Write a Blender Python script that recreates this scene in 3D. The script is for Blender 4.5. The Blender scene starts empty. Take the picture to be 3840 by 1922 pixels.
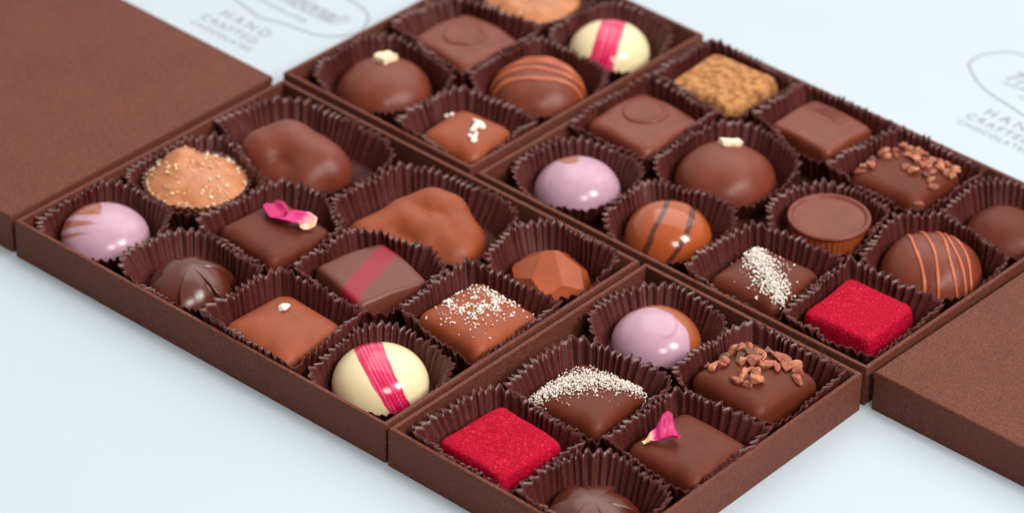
import bpy, bmesh, math, random
from mathutils import Vector, Matrix, noise
from mathutils.bvhtree import BVHTree
import numpy as np

random.seed(7)
S = 0.001                       # everything below is written in millimetres
SC = bpy.context.scene
COL = SC.collection
PI = math.pi

# ------------------------------------------------------------------ camera
cam_d = bpy.data.cameras.new('camera')
cam = bpy.data.objects.new('camera', cam_d)
COL.objects.link(cam)
r0 = Vector((0.74751147, 0.66396548, 0.01940244))
r1 = Vector((0.38278796, -0.40671425, -0.82949196))
r2 = Vector((-0.54286277, 0.62748177, -0.55818155))
M = Matrix(((r0.x, -r1.x, -r2.x), (r0.y, -r1.y, -r2.y), (r0.z, -r1.z, -r2.z))).to_4x4()
M.translation = Vector((0.74782694, -0.63796504, 0.65827503))
cam.matrix_world = M
cam_d.sensor_width = 36
cam_d.lens = 137.206
cam_d.clip_start = 0.05
cam_d.clip_end = 50
cam_d.dof.use_dof = True
cam_d.dof.focus_distance = 1.105
cam_d.dof.aperture_fstop = 12
SC.camera = cam

# ------------------------------------------------------------------ light
world = bpy.data.worlds.new('World')
SC.world = world
world.use_nodes = True
bg = world.node_tree.nodes['Background']
bg.inputs['Color'].default_value = (1.0, 0.965, 0.935, 1)
_wt = world.node_tree
_tc = _wt.nodes.new('ShaderNodeTexCoord')
_dt = _wt.nodes.new('ShaderNodeVectorMath')
_dt.operation = 'DOT_PRODUCT'
_dt.inputs[1].default_value = (-0.42, 0.60, 0.68)      # the bright side of the room: above and beyond the boxes
_mr = _wt.nodes.new('ShaderNodeMapRange')
_mr.interpolation_type = 'SMOOTHSTEP'
_mr.inputs['From Min'].default_value = -0.45
_mr.inputs['From Max'].default_value = 1.0
_mr.inputs['To Min'].default_value = 0.03
_mr.inputs['To Max'].default_value = 0.84
_wt.links.new(_tc.outputs['Generated'], _dt.inputs[0])
_wt.links.new(_dt.outputs['Value'], _mr.inputs['Value'])
_wt.links.new(_mr.outputs['Result'], bg.inputs['Strength'])


def area(name, az, el, dist, w, h, watts, color=(1, 1, 1), target=(0.11, 0.11, 0.0)):
    d = bpy.data.lights.new(name, 'AREA')
    d.shape = 'RECTANGLE'
    d.size, d.size_y, d.energy, d.color = w, h, watts, color
    o = bpy.data.objects.new(name, d)
    COL.objects.link(o)
    a, e = math.radians(az), math.radians(el)
    t = Vector(target)
    o.location = t + dist * Vector((math.cos(e) * math.cos(a), math.cos(e) * math.sin(a), math.sin(e)))
    o.rotation_euler = (t - o.location).to_track_quat('-Z', 'Y').to_euler()
    return o


area('window_light', -29, 39, 2.4, 0.56, 0.66, 23, (1.0, 0.95, 0.90))
area('window_light', 8, 44, 2.4, 0.58, 0.70, 44, (1.0, 0.95, 0.90))

area('softbox_light', 112, 58, 1.35, 1.5, 1.2, 11.5, (1.0, 0.96, 0.92), (0.14, 0.16, 0.0))

SC.view_settings.view_transform = 'Standard'
SC.view_settings.look = 'None'
SC.view_settings.exposure = 0.0
SC.view_settings.gamma = 1.0
SC.view_settings.use_curve_mapping = False
SC.cycles.max_bounces = 8
SC.cycles.use_denoising = True


# ------------------------------------------------------------------ materials
def dim(c, f):
    return (c[0] * f, c[1] * f, c[2] * f, 1)


def lin(r, g, b):
    f = lambda c: (c / 255 / 12.92) if c / 255 <= 0.04045 else ((c / 255 + 0.055) / 1.055) ** 2.4
    return (f(r), f(g), f(b), 1)


class NT:
    def __init__(self, name):
        self.m = bpy.data.materials.new(name)
        self.m.use_nodes = True
        self.t = self.m.node_tree
        self.b = self.t.nodes['Principled BSDF']
        self.tc = self.t.nodes.new('ShaderNodeTexCoord')

    def n(self, kind, **kw):
        x = self.t.nodes.new(kind)
        for k, v in kw.items():
            if k.startswith('i_'):
                x.inputs[k[2:].replace('_', ' ')].default_value = v
            else:
                setattr(x, k, v)
        return x

    def l(self, a, b):
        self.t.links.new(a, b)

    def noise(self, scale, detail=3, rough=0.55, coord='Object', dist=0.0, stretch=None):
        x = self.n('ShaderNodeTexNoise')
        x.inputs['Scale'].default_value = scale
        x.inputs['Detail'].default_value = detail
        x.inputs['Roughness'].default_value = rough
        x.inputs['Distortion'].default_value = dist
        src = self.tc.outputs[coord]
        if stretch:
            mp = self.n('ShaderNodeMapping')
            mp.inputs['Scale'].default_value = stretch
            self.l(src, mp.inputs['Vector'])
            src = mp.outputs['Vector']
        self.l(src, x.inputs['Vector'])
        return x.outputs['Fac']

    def ramp(self, fac, stops):
        r = self.n('ShaderNodeValToRGB')
        while len(r.color_ramp.elements) < len(stops):
            r.color_ramp.elements.new(0.5)
        for e, (p, c) in zip(r.color_ramp.elements, stops):
            e.position = p
            e.color = c
        self.l(fac, r.inputs['Fac'])
        return r.outputs['Color']

    def mix(self, fac, a, b, mode='MIX'):
        x = self.n('ShaderNodeMix', data_type='RGBA', blend_type=mode)
        for s, v in ((0, fac), (6, a), (7, b)):
            if isinstance(v, (int, float, tuple)):
                x.inputs[s].default_value = v
            else:
                self.l(v, x.inputs[s])
        return x.outputs[2]

    def bump(self, fac, strength, distance):
        x = self.n('ShaderNodeBump')
        x.inputs['Strength'].default_value = strength
        x.inputs['Distance'].default_value = distance
        prev = self.b.inputs['Normal'].links
        if prev:
            self.l(prev[0].from_socket, x.inputs['Normal'])
        self.l(fac, x.inputs['Height'])
        self.l(x.outputs['Normal'], self.b.inputs['Normal'])

    def set(self, **kw):
        for k, v in kw.items():
            self.b.inputs[k.replace('_', ' ')].default_value = v
        return self


def mul(c, f):
    return (c[0] * f, c[1] * f, c[2] * f, 1)


def chocolate(name, c, rough=0.36, spec=0.52, sss=0.07, coat=0.0, bump=0.35):
    t = NT(name)
    a = t.noise(160, 4)
    t.l(t.ramp(a, [(0.3, mul(c, 0.86)), (0.7, mul(c, 1.12))]), t.b.inputs['Base Color'])
    rr = t.noise(420, 3)
    mr = t.n('ShaderNodeMapRange')
    mr.inputs['To Min'].default_value = rough - 0.06
    mr.inputs['To Max'].default_value = rough + 0.08
    t.l(rr, mr.inputs['Value'])
    t.l(mr.outputs['Result'], t.b.inputs['Roughness'])
    t.bump(t.noise(180, 2), bump, 0.0006)
    sc = t.noise(75, 6, 0.7, dist=0.6)
    ms = t.n('ShaderNodeMapRange')
    ms.inputs['From Min'].default_value = 0.52
    ms.inputs['From Max'].default_value = 0.72
    ms.inputs['To Max'].default_value = 0.16
    t.l(sc, ms.inputs['Value'])
    ad = t.n('ShaderNodeMath', operation='ADD')
    t.l(mr.outputs['Result'], ad.inputs[0])
    t.l(ms.outputs['Result'], ad.inputs[1])
    t.l(ad.outputs['Value'], t.b.inputs['Roughness'])
    t.bump(t.noise(2500, 3), bump * 0.5, 0.00008)
    t.set(Specular_IOR_Level=spec, Subsurface_Weight=sss, Subsurface_Scale=0.0022,
          Subsurface_Radius=(1.0, 0.35, 0.15), Coat_Weight=coat, Coat_Roughness=0.12)
    return t.m


def painted(name, base, paint, rough=0.16, sss=0.15, streak=None):
    """Moulded chocolate shell: cocoa-butter paint (vertex value 'paint') over the base colour."""
    t = NT(name)
    at = t.n('ShaderNodeAttribute', attribute_name='paint')
    p = t.noise(260, 3)
    pc = t.ramp(p, [(0.3, mul(paint, 0.93)), (0.7, mul(paint, 1.05))])
    if streak:
        at2 = t.n('ShaderNodeAttribute', attribute_name='streak')
        pc = t.mix(at2.outputs['Fac'], pc, streak)
    col = t.mix(at.outputs['Fac'], base, pc)
    t.l(col, t.b.inputs['Base Color'])
    t.bump(t.noise(220, 2), 0.12, 0.0005)
    t.set(Roughness=rough, Specular_IOR_Level=0.35, Subsurface_Weight=sss, Subsurface_Scale=0.002,
          Subsurface_Radius=(1.0, 0.5, 0.4), Coat_Weight=(0.3 if rough < 0.35 else 0.0), Coat_Roughness=0.2)
    return t.m


def plain(name, c, rough=0.5, var=0.15, scale=900, bumpd=0.0002, sss=0.0, spec=0.4):
    t = NT(name)
    t.l(t.ramp(t.noise(scale, 4), [(0.3, mul(c, 1 - var)), (0.7, mul(c, 1 + var))]), t.b.inputs['Base Color'])
    t.bump(t.noise(scale * 1.5, 3), 0.6, bumpd)
    t.set(Roughness=rough, Subsurface_Weight=sss, Subsurface_Scale=0.001, Specular_IOR_Level=spec)
    return t.m


MILK = chocolate('milk_chocolate', lin(140, 67, 39), 0.40, spec=0.24, sss=0.08)
MILK_GLOSS = chocolate('glossy_milk_chocolate', lin(156, 74, 40), 0.24, sss=0.05, bump=0.1, coat=0.0)
DARK = chocolate('dark_chocolate', lin(94, 40, 25), 0.42, spec=0.18, sss=0.08)
DARK2 = chocolate('dark_shell_chocolate', lin(84, 36, 22), 0.24, sss=0.06, bump=0.12)
MID = chocolate('semi_dark_chocolate', lin(112, 50, 34), 0.38, spec=0.34, sss=0.1)
DRIZZLE = chocolate('drizzle_chocolate', lin(180, 94, 58), 0.4, sss=0.15)
PINK = painted('pink_shell', lin(150, 76, 38), lin(182, 143, 162), 0.26)
CREAM = painted('cream_shell', lin(228, 210, 168), lin(196, 14, 72), 0.16, streak=lin(226, 96, 136))
SWIRL = painted('swirl_shell', lin(160, 76, 36), lin(88, 42, 30), 0.14)
BAND = painted('banded_top', lin(104, 52, 40), lin(140, 14, 38), 0.40, sss=0.08)
CARAMEL = chocolate('caramel', lin(182, 116, 74), 0.3, sss=0.25, bump=0.45)
NUT = plain('nut_piece', lin(252, 226, 190), 0.6, 0.12, 700, 0.0003, 0.2)
WHITE = plain('white_sprinkle', lin(248, 238, 224), 0.5, 0.05, 900, 0.0002, 0.2)
SALT = plain('salt', lin(232, 220, 210), 0.35, 0.08, 1500, 0.0001, 0.2)
TOOTH = plain('salt_grain', lin(240, 212, 180), 0.35, 0.08, 1500, 0.0001, 0.25)
NIB = [plain('cocoa_nib', lin(160, 92, 70), 0.6, 0.45, 1300, 0.0004),
       plain('dark_cocoa_nib', lin(104, 68, 56), 0.65, 0.4, 1300, 0.0004),
       plain('pale_cocoa_nib', lin(182, 118, 86), 0.6, 0.3, 1300, 0.0004)]


def _velvet():
    t = NT('red_velvet_coating')
    v = t.noise(1650, 3, 0.85)
    c = t.ramp(v, [(0.34, lin(122, 0, 22)), (0.50, lin(164, 0, 36)), (0.62, lin(190, 8, 54)), (0.73, lin(236, 110, 134))])
    t.l(c, t.b.inputs['Base Color'])
    t.bump(t.noise(1100, 4, 0.7), 0.7, 0.0004)
    t.set(Roughness=0.8, Specular_IOR_Level=0.12)
    t.b.inputs['Sheen Tint'].default_value = (1, 0.4, 0.45, 1)
    return t.m


VELVET = _velvet()


def _cocoa():
    t = NT('cocoa_dusting')
    v = t.noise(430, 5, 0.65)
    c = t.ramp(v, [(0.32, lin(104, 62, 42)), (0.44, lin(150, 98, 60)), (0.55, lin(186, 132, 82)), (0.75, lin(204, 154, 104))])
    t.l(c, t.b.inputs['Base Color'])
    t.bump(t.noise(1200, 5, 0.7), 0.8, 0.0003)
    t.set(Roughness=0.85, Specular_IOR_Level=0.2)
    return t.m


COCOA = _cocoa()


def _fabric(name, c, lo=0.5, hi=1.6):
    """Textured book-cloth paper of the boxes: fine irregular weave."""
    t = NT(name)
    w = t.noise(1900, 2, 0.6)
    big = t.noise(60, 2)
    col = t.ramp(w, [(0.33, mul(c, lo)), (0.67, mul(c, hi))])
    t.l(t.mix(0.35, col, t.ramp(big, [(0.3, mul(c, 0.85)), (0.7, mul(c, 1.15))])), t.b.inputs['Base Color'])
    v = t.n('ShaderNodeTexVoronoi')
    v.inputs['Scale'].default_value = 1300
    t.l(t.tc.outputs['Object'], v.inputs['Vector'])
    t.bump(v.outputs['Distance'], 0.7, 0.00022)
    t.bump(w, 0.7, 0.0002)
    t.set(Roughness=0.52, Specular_IOR_Level=0.15)
    return t.m


FABRIC = _fabric('brown_book_cloth', lin(98, 54, 42))


def _paper():
    t = NT('brown_cup_paper')
    v = t.noise(2200, 4, 0.7)
    c = lin(80, 36, 33)
    t.l(t.ramp(v, [(0.35, mul(c, 0.6)), (0.65, mul(c, 1.6))]), t.b.inputs['Base Color'])
    t.bump(t.noise(1800, 4, 0.7), 0.6, 0.00012)
    t.set(Roughness=0.34, Specular_IOR_Level=0.5)
    return t.m


PAPER = _paper()


def _petal():
    t = NT('rose_petal')
    at = t.n('ShaderNodeAttribute', attribute_name='paint')
    v = t.noise(900, 3, 0.6, stretch=(1, 1, 1))
    a = t.ramp(at.outputs['Fac'], [(0.0, lin(176, 4, 96)), (0.45, lin(206, 44, 134)), (0.7, lin(246, 190, 170)), (1.0, lin(240, 208, 140))])
    t.l(t.mix(0.22, a, t.ramp(v, [(0.3, lin(150, 0, 80)), (0.7, lin(255, 190, 215))]), 'OVERLAY'), t.b.inputs['Base Color'])
    t.bump(t.noise(700, 4), 0.7, 0.0003)
    t.set(Roughness=0.5, Subsurface_Weight=0.25, Subsurface_Scale=0.001)
    return t.m


PETAL = _petal()


def _table():
    t = NT('pale_table_paper')
    a = t.noise(9, 3)
    t.l(t.ramp(a, [(0.3, (0.452, 0.530, 0.588, 1)), (0.7, (0.474, 0.548, 0.602, 1))]), t.b.inputs['Base Color'])
    t.bump(t.noise(500, 4), 0.15, 0.0002)
    t.set(Roughness=0.6, Specular_IOR_Level=0.25)
    return t.m


TABLE = _table()
INK = plain('grey_ink', lin(138, 142, 150), 0.7, 0.05)


# ------------------------------------------------------------------ helpers
def tag(o, label, cat=None, group=None, kind=None):
    if label:
        o['label'] = label
    if cat:
        o['category'] = cat
    if group:
        o['group'] = group
    if kind:
        o['kind'] = kind
    return o


def empty(name, x, y, z, rot=0.0):
    o = bpy.data.objects.new(name, None)
    o.empty_display_size = 0.01
    COL.objects.link(o)
    o.location = (x * S, y * S, z * S)
    o.rotation_euler = (0, 0, rot)
    return o


def make(name, verts, faces, m, parent=None, loc=None, rot=0.0, smooth=True, attrs=None):
    me = bpy.data.meshes.new(name)
    me.from_pydata([(v[0] * S, v[1] * S, v[2] * S) for v in verts], [], faces)
    me.materials.append(m)
    if smooth:
        me.polygons.foreach_set('use_smooth', [True] * len(me.polygons))
    for k, vals in (attrs or {}).items():
        a = me.attributes.new(k, 'FLOAT', 'POINT')
        a.data.foreach_set('value', vals)
    me.update()
    o = bpy.data.objects.new(name, me)
    COL.objects.link(o)
    if parent:
        o.parent = parent
    if loc:
        o.location = (loc[0] * S, loc[1] * S, loc[2] * S)
        o.rotation_euler = (0, 0, rot)
    return o


def from_bm(name, bm, m, parent=None, loc=None, rot=0.0, smooth=False):
    """bm is in millimetres."""
    bmesh.ops.recalc_face_normals(bm, faces=bm.faces)
    vs = [tuple(v.co) for v in bm.verts]
    bm.verts.index_update()
    fs = [[v.index for v in f.verts] for f in bm.faces]
    bm.free()
    return make(name, vs, fs, m, parent, loc, rot, smooth)


def rings(rows, closed_top=True, closed_bottom=True):
    """rows: list of equal-length rings (top to bottom) -> verts, faces; outward normals."""
    n = len(rows[0])
    vs = [p for r in rows for p in r]
    fs = []
    for i in range(len(rows) - 1):
        for j in range(n):
            a, b = i * n + j, i * n + (j + 1) % n
            fs.append((a, a + n, b + n, b))
    if closed_top:
        c = len(vs)
        q = rows[0]
        vs.append((sum(p[0] for p in q) / n, sum(p[1] for p in q) / n, sum(p[2] for p in q) / n))
        for j in range(n):
            fs.append((c, j, (j + 1) % n))
    if closed_bottom:
        c = len(vs)
        q = rows[-1]
        o = (len(rows) - 1) * n
        vs.append((sum(p[0] for p in q) / n, sum(p[1] for p in q) / n, q[0][2]))
        for j in range(n):
            fs.append((c, o + (j + 1) % n, o + j))
    return vs, fs


def wob(p, amp, sc, seed):
    """gentle hand-made irregularity"""
    v = noise.noise(Vector((p[0] * sc + seed * 7.3, p[1] * sc - seed * 3.1, p[2] * sc)))
    return 1 + amp * v


UR = Vector((0.7475, 0.664, 0.0))           # horizontal direction across the row of boxes
UB = Vector((-0.664, 0.7475, 0.0))          # horizontal direction away from the viewer's side


def face_uv(p):
    """coordinates of a shell point on its painted side: across and up (mm)"""
    return (p[0] * UR.x + p[1] * UR.y, p[0] * UB.x * 0.558 + p[1] * UB.y * 0.558 + p[2] * 0.83)


def dome_mesh(R, h, wall=2.0, seed=0, amp=0.03, nt=96, foot=0.0, pw=1.0, fn=None, nphi=26):
    rows = []
    prof = []
    for i in range(nphi + 1):
        ph = PI / 2 * (1 - i / nphi)
        c = math.cos(ph) ** pw
        prof.append((c * R, wall + (h - wall) * math.sin(ph) ** 1.0))
    prof = prof[1:]
    prof += [(R * 1.0, wall * 0.6), (R * (1 + foot), wall * 0.25), (R * (0.985 + foot), 0.0)]
    for r, z in prof:
        row = []
        for j in range(nt):
            t = 2 * PI * j / nt
            rr = r
            if fn:
                rr = r * fn(t, z / h)
            x, y = rr * math.cos(t), rr * math.sin(t)
            k = wob((x, y, z), amp, 0.09, seed)
            row.append((x * k, y * k, z * (1 + 0.6 * (k - 1))))
        rows.append(row)
    return rings(rows)


def rsq(c, d, rc):
    """distance to the outline of a unit square with rounded corners along (c, d)"""
    c, d = abs(c), abs(d)
    r = 1 / max(c, d)
    k = 1 - rc
    if r * c > k and r * d > k:
        A, B, C = c * c + d * d, -2 * k * (c + d), 2 * k * k - rc * rc
        r = (-B + math.sqrt(max(B * B - 4 * A * C, 0))) / (2 * A)
    return r


def square_mesh(a, b, h, n=4.5, seed=0, amp=0.03, dome=1.2, edge=0.3, taper=0.035, nt=160, pinch=0.0, dish=0.0):
    """enrobed square: a,b half sizes, soft shoulders, slightly flared sides"""
    prof = []
    mm = 2.5 / edge
    zs = 0.34 * h
    s0 = 1 - taper
    for i in range(1, 23):
        ph = PI / 2 * (1 - i / 22)
        s = s0 * math.cos(ph) ** (2 / mm)
        z = zs + (h - zs) * math.sin(ph) ** (2 / 3.3) - dome * 0.55 * s * s * math.sin(ph)
        if prof and s - prof[-1][0] < 0.004 and abs(z - prof[-1][1]) < 0.02:
            continue
        prof.append((s, z))
    prof = [(prof[0][0] * q, h - (h - prof[0][1]) * q * q) for q in (0.1, 0.25, 0.4, 0.55, 0.7, 0.85)] + prof
    zs = prof[-1][1]
    for i in range(1, 6):
        u = i / 5
        prof.append((s0 + (1 - s0) * u ** 1.3, zs * (1 - u)))
    rows = []
    rc = 1.30 / n
    for s, z in prof:
        row = []
        u = max(0.0, min(1.0, (s - 0.4) / 0.6))
        for j in range(nt):
            t = 2 * PI * j / nt
            c, d = math.cos(t), math.sin(t)
            r = rsq(c, d, min(0.95, rc + 0.10 * (1 - u)))
            x, y = a * s * r * c, b * s * r * d
            k = wob((x, y, z), amp, 0.08, seed)
            corner = (abs(math.sin(2 * t))) ** 3 * pinch * s * s
            row.append((x * k, y * k, z * (1 + 0.8 * (wob((x, y, 0), amp, 0.07, seed + 3) - 1)) - (corner if z > 0.01 else 0)))
        rows.append(row)
    return rings(rows)


def sstep(x, a, b):
    t = max(0.0, min(1.0, (x - a) / (b - a)))
    return t * t * (3 - 2 * t)


def bvh(vs, fs):
    return BVHTree.FromPolygons([Vector(v) for v in vs], fs)


def drop(tree, x, y):
    hit = tree.ray_cast(Vector((x, y, 60)), Vector((0, 0, -1)))
    if hit[0] is None:
        return None, None
    return hit[0], hit[1]


# ------------------------------------------------------------------ table
tb = make('table', [(-900, -900, 0), (1300, -900, 0), (1300, 1500, 0), (-900, 1500, 0)], [(0, 1, 2, 3)], TABLE)
tag(tb, None, kind='structure')


def flat_line(name, pts, w, parent, m=INK, z=0.08):
    """flat printed stroke through pts (mm)"""
    # Catmull-Rom smoothing
    P = []
    n = len(pts)
    for i in range(n - 1):
        p0, p1, p2, p3 = pts[max(i - 1, 0)], pts[i], pts[i + 1], pts[min(i + 2, n - 1)]
        for k in range(8):
            t = k / 8
            q = []
            for d in (0, 1):
                q.append(0.5 * (2 * p1[d] + (p2[d] - p0[d]) * t + (2 * p0[d] - 5 * p1[d] + 4 * p2[d] - p3[d]) * t * t + (3 * p1[d] - p0[d] - 3 * p2[d] + p3[d]) * t ** 3))
            P.append(tuple(q))
    P.append(tuple(pts[-1]))
    vs, fs = [], []
    for i, p in enumerate(P):
        a, b = P[max(i - 1, 0)], P[min(i + 1, len(P) - 1)]
        dx, dy = b[0] - a[0], b[1] - a[1]
        L = math.hypot(dx, dy) or 1
        nx, ny = -dy / L * w / 2, dx / L * w / 2
        vs += [(p[0] + nx, p[1] + ny, z), (p[0] - nx, p[1] - ny, z)]
        if i:
            k = 2 * i
            fs.append((k - 2, k - 1, k + 1, k))
    return make(name, vs, fs, m, parent, smooth=False)


def text(name, s, x, y, size, ang, parent, space=1.0, sx=1.0, shear=0.0):
    cu = bpy.data.curves.new(name, 'FONT')
    cu.body = s
    cu.size = size * S
    cu.space_character = space
    cu.shear = shear
    o = bpy.data.objects.new(name, cu)
    COL.objects.link(o)
    bpy.context.view_layer.update()
    me = bpy.data.meshes.new_from_object(o)
    bpy.data.objects.remove(o)
    me.materials.clear()
    me.materials.append(INK)
    t = bpy.data.objects.new(name, me)
    COL.objects.link(t)
    t.parent = parent
    t.location = (x * S, y * S, 0.0001)
    t.rotation_euler = (0, 0, ang)
    t.scale = (sx, 1, 1)
    return t


def print_at(ox, oy, ang):
    """one repeat of the paper's printed badge: outline, script line, small capitals below"""
    c, q = math.cos(ang), math.sin(ang)
    w = lambda x, y: (ox + x * c - y * q, oy + x * q + y * c)
    flat_line('printed_badge', [w(*p) for p in [(-33, 15), (-32.5, 12.5), (-26, 7), (-18, 3), (-6, 0.3), (0, -0.8), (8, 1.6), (21, 3.6), (26, 7), (30.5, 14), (27.6, 22), (22, 26.5), (10, 28.5), (-10, 30.5), (-26, 29), (-32, 22.5), (-33.5, 17), (-33, 15)]], 0.7, tb)
    text('printed_script', 'Traditional', *w(-21, 13.5), 9.6, ang, tb, 0.95, 1.0, 0.5)
    flat_line('printed_script', [w(-18, 11), w(-6, 12.4), w(10, 12.2), w(20, 13.2), w(23, 19)], 0.55, tb)
    text('printed_lettering', 'CHOCOLATIER', *w(-9, 6.6), 2.8, ang, tb, 1.2)
    text('printed_lettering', 'HAND', *w(-11.5, -9.0), 6.2, ang, tb, 1.45)
    text('printed_lettering', 'CRAFTED', *w(-14.5, -14.8), 5.0, ang, tb, 1.25)
    text('printed_lettering', 'CHOCOLATES', *w(-14.5, -19.4), 3.6, ang, tb, 1.25)


print_at(-47.5, 151.5, 0.0)
print_at(174.5, 276.0, 0.0)

# ------------------------------------------------------------------ boxes
H = 13.0
TH = 1.45


def line_isect(p, d, q, e):
    den = d[0] * e[1] - d[1] * e[0]
    t = ((q[0] - p[0]) * e[1] - (q[1] - p[1]) * e[0]) / den
    return (p[0] + d[0] * t, p[1] + d[1] * t)


def inset(quad, w):
    out = []
    n = len(quad)
    L = []
    for i in range(n):
        a, b = quad[i], quad[(i + 1) % n]
        dx, dy = b[0] - a[0], b[1] - a[1]
        l = math.hypot(dx, dy)
        L.append(((a[0] - dy / l * w, a[1] + dx / l * w), (dx, dy)))
    for i in range(n):
        p, d = L[i - 1]
        q, e = L[i]
        out.append(line_isect(p, d, q, e))
    return out


def prism(bm, poly, z0, z1):
    b = [bm.verts.new((x, y, z0)) for x, y in poly]
    t = [bm.verts.new((x, y, z1)) for x, y in poly]
    n = len(poly)
    bm.faces.new(list(reversed(b)))
    bm.faces.new(t)
    for i in range(n):
        bm.faces.new((b[i], b[(i + 1) % n], t[(i + 1) % n], t[i]))


def bevel(bm, w, seg=2, sel=None):
    e = [x for x in bm.edges if sel is None or sel(x)]
    bmesh.ops.bevel(bm, geom=e, offset=w, segments=seg, affect='EDGES', profile=0.6, clamp_overlap=True)


def subdivide_long(bm, n):
    pass


def box(name, quad, label):
    """open tray of four mitred walls and a base; quad is its outline, anticlockwise (mm)"""
    cx = sum(p[0] for p in quad) / 4
    cy = sum(p[1] for p in quad) / 4
    root = empty(name, cx, cy, 0)
    q = [(p[0] - cx, p[1] - cy) for p in quad]
    inn = inset(q, TH)
    bm = bmesh.new()
    prism(bm, inset(q, TH + 0.02), 0.1, 1.2)
    from_bm('base', bm, FABRIC, root)
    for i in range(4):
        j = (i + 1) % 4
        bm = bmesh.new()
        prism(bm, [q[i], q[j], inn[j], inn[i]], 0.05, H)

        def longtop(e, a=q[i], b=q[j]):
            u, v = e.verts[0].co, e.verts[1].co
            return abs(u.z - H) < 0.01 and abs(v.z - H) < 0.01 and (u - v).length > 20
        bevel(bm, 0.42, 3, longtop)
        # tiny ease of the vertical outer corner
        o = from_bm('wall', bm, FABRIC, root, smooth=True)
        md = o.modifiers.new('edge', 'EDGE_SPLIT')
        md.split_angle = math.radians(50)
    tag(root, label, 'box', 'open chocolate boxes')
    return inset(quad, TH)


QA = [(-0.9, -0.1), (150.4, 0.4), (149.3, 111.7), (0.7, 112.8)]
QB = [(-2.3, 116.0), (78.9, 114.7), (79.9, 226.4), (-1.2, 227.8)]
QC = [(82.0, 114.3), (231.9, 114.0), (233.0, 225.5), (83.0, 226.3)]
QD = [(151.9, 0.1), (233.6, -0.4), (232.3, 111.4), (151.2, 112.1)]
IA = box('chocolate_box', QA, 'large brown open box of eleven chocolates with the white and pink striped dome')
IB = box('chocolate_box', QB, 'small brown open box at the back, its far corner out of view')
IC = box('chocolate_box', QC, 'large brown open box of twelve chocolates holding the cocoa dusted square')
ID = box('chocolate_box', QD, 'small brown open box nearest the front with the salted arch chocolate')


def lid(name, quad, label):
    cx = sum(p[0] for p in quad) / 4
    cy = sum(p[1] for p in quad) / 4
    q = [(p[0] - cx, p[1] - cy) for p in quad]
    root = empty(name, cx, cy, 0)
    bm = bmesh.new()
    prism(bm, q, H - 2.2, H)
    bevel(bm, 0.9, 4, lambda e: not (abs(e.verts[0].co.z - (H - 2.2)) < 0.01 or abs(e.verts[1].co.z - (H - 2.2)) < 0.01))
    o = from_bm('lid_top', bm, FABRIC, root, smooth=True)
    o.modifiers.new('edge', 'EDGE_SPLIT').split_angle = math.radians(50)
    inn = inset(q, 1.5)
    bm = bmesh.new()
    ob = [bm.verts.new((x, y, 0.05)) for x, y in q]
    ot = [bm.verts.new((x, y, H - 2.2)) for x, y in q]
    ib = [bm.verts.new((x, y, 0.05)) for x, y in inn]
    it = [bm.verts.new((x, y, H - 2.2)) for x, y in inn]
    for i in range(4):
        j = (i + 1) % 4
        bm.faces.new((ob[i], ob[j], ot[j], ot[i]))
        bm.faces.new((ib[j], ib[i], it[i], it[j]))
        bm.faces.new((ob[j], ob[i], ib[i], ib[j]))
        bm.faces.new((ot[i], ot[j], it[j], it[i]))
    bevel(bm, 0.85, 4, lambda e: abs(e.verts[0].co.z - e.verts[1].co.z) > 5 and any(abs(e.verts[0].co.x - p[0]) + abs(e.verts[0].co.y - p[1]) < 0.01 for p in q))
    o = from_bm('lid_skirt', bm, FABRIC, root, smooth=True)
    o.modifiers.new('edge', 'EDGE_SPLIT').split_angle = math.radians(50)
    tag(root, label, 'box lid', 'closed brown lids')


lid('box_lid', [(-156, -0.6), (-3.4, 0.5), (-3.1, 112.0), (-156, 114.2)], 'brown textured lid beside the box of eleven chocolates, partly cut off by the left edge')
lid('box_lid', [(234.2, 114.3), (388, 113.3), (390, 225), (236.6, 226.5)], 'brown textured lid beside the box of twelve, with its long dark front side showing')

# ------------------------------------------------------------------ chocolates
FL = 1.5                          # height of cup floors
PIECES = []                       # (key, x, y, outline radius fn, inner quad, cup Rx, Ry, rot, label)


def reg(key, x, y, fn, quad, rx, ry, rot, what, hgt=13.2, eff=None):
    hgt += 1.0
    PIECES.append(dict(key=key, x=x, y=y, fn=fn, quad=quad, rx=rx, ry=ry, rot=rot, what=what, h=hgt, eff=eff))


def circ(R):
    return lambda t: R


def sqr(a, b, n, rot):
    def f(t):
        t -= rot
        c, d = math.cos(t), math.sin(t)
        return rsq(c / a, d / b, 1.30 / n)
    return f


def poly_blob(name, npts, sx, sy, sz, seed):
    rnd = random.Random(seed)
    bm = bmesh.new()
    for _ in range(npts):
        v = Vector((rnd.gauss(0, 1), rnd.gauss(0, 1), rnd.gauss(0, 1))).normalized() * rnd.uniform(0.75, 1.0)
        bm.verts.new((v.x * sx, v.y * sy, v.z * sz))
    r = bmesh.ops.convex_hull(bm, input=bm.verts)
    bmesh.ops.delete(bm, geom=[g for g in r['geom_interior'] if isinstance(g, bmesh.types.BMVert)], context='VERTS')
    bmesh.ops.bevel(bm, geom=bm.edges[:], offset=0.14 * min(sx, sy, sz), segments=1, affect='EDGES', clamp_overlap=True)
    return bm


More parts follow.
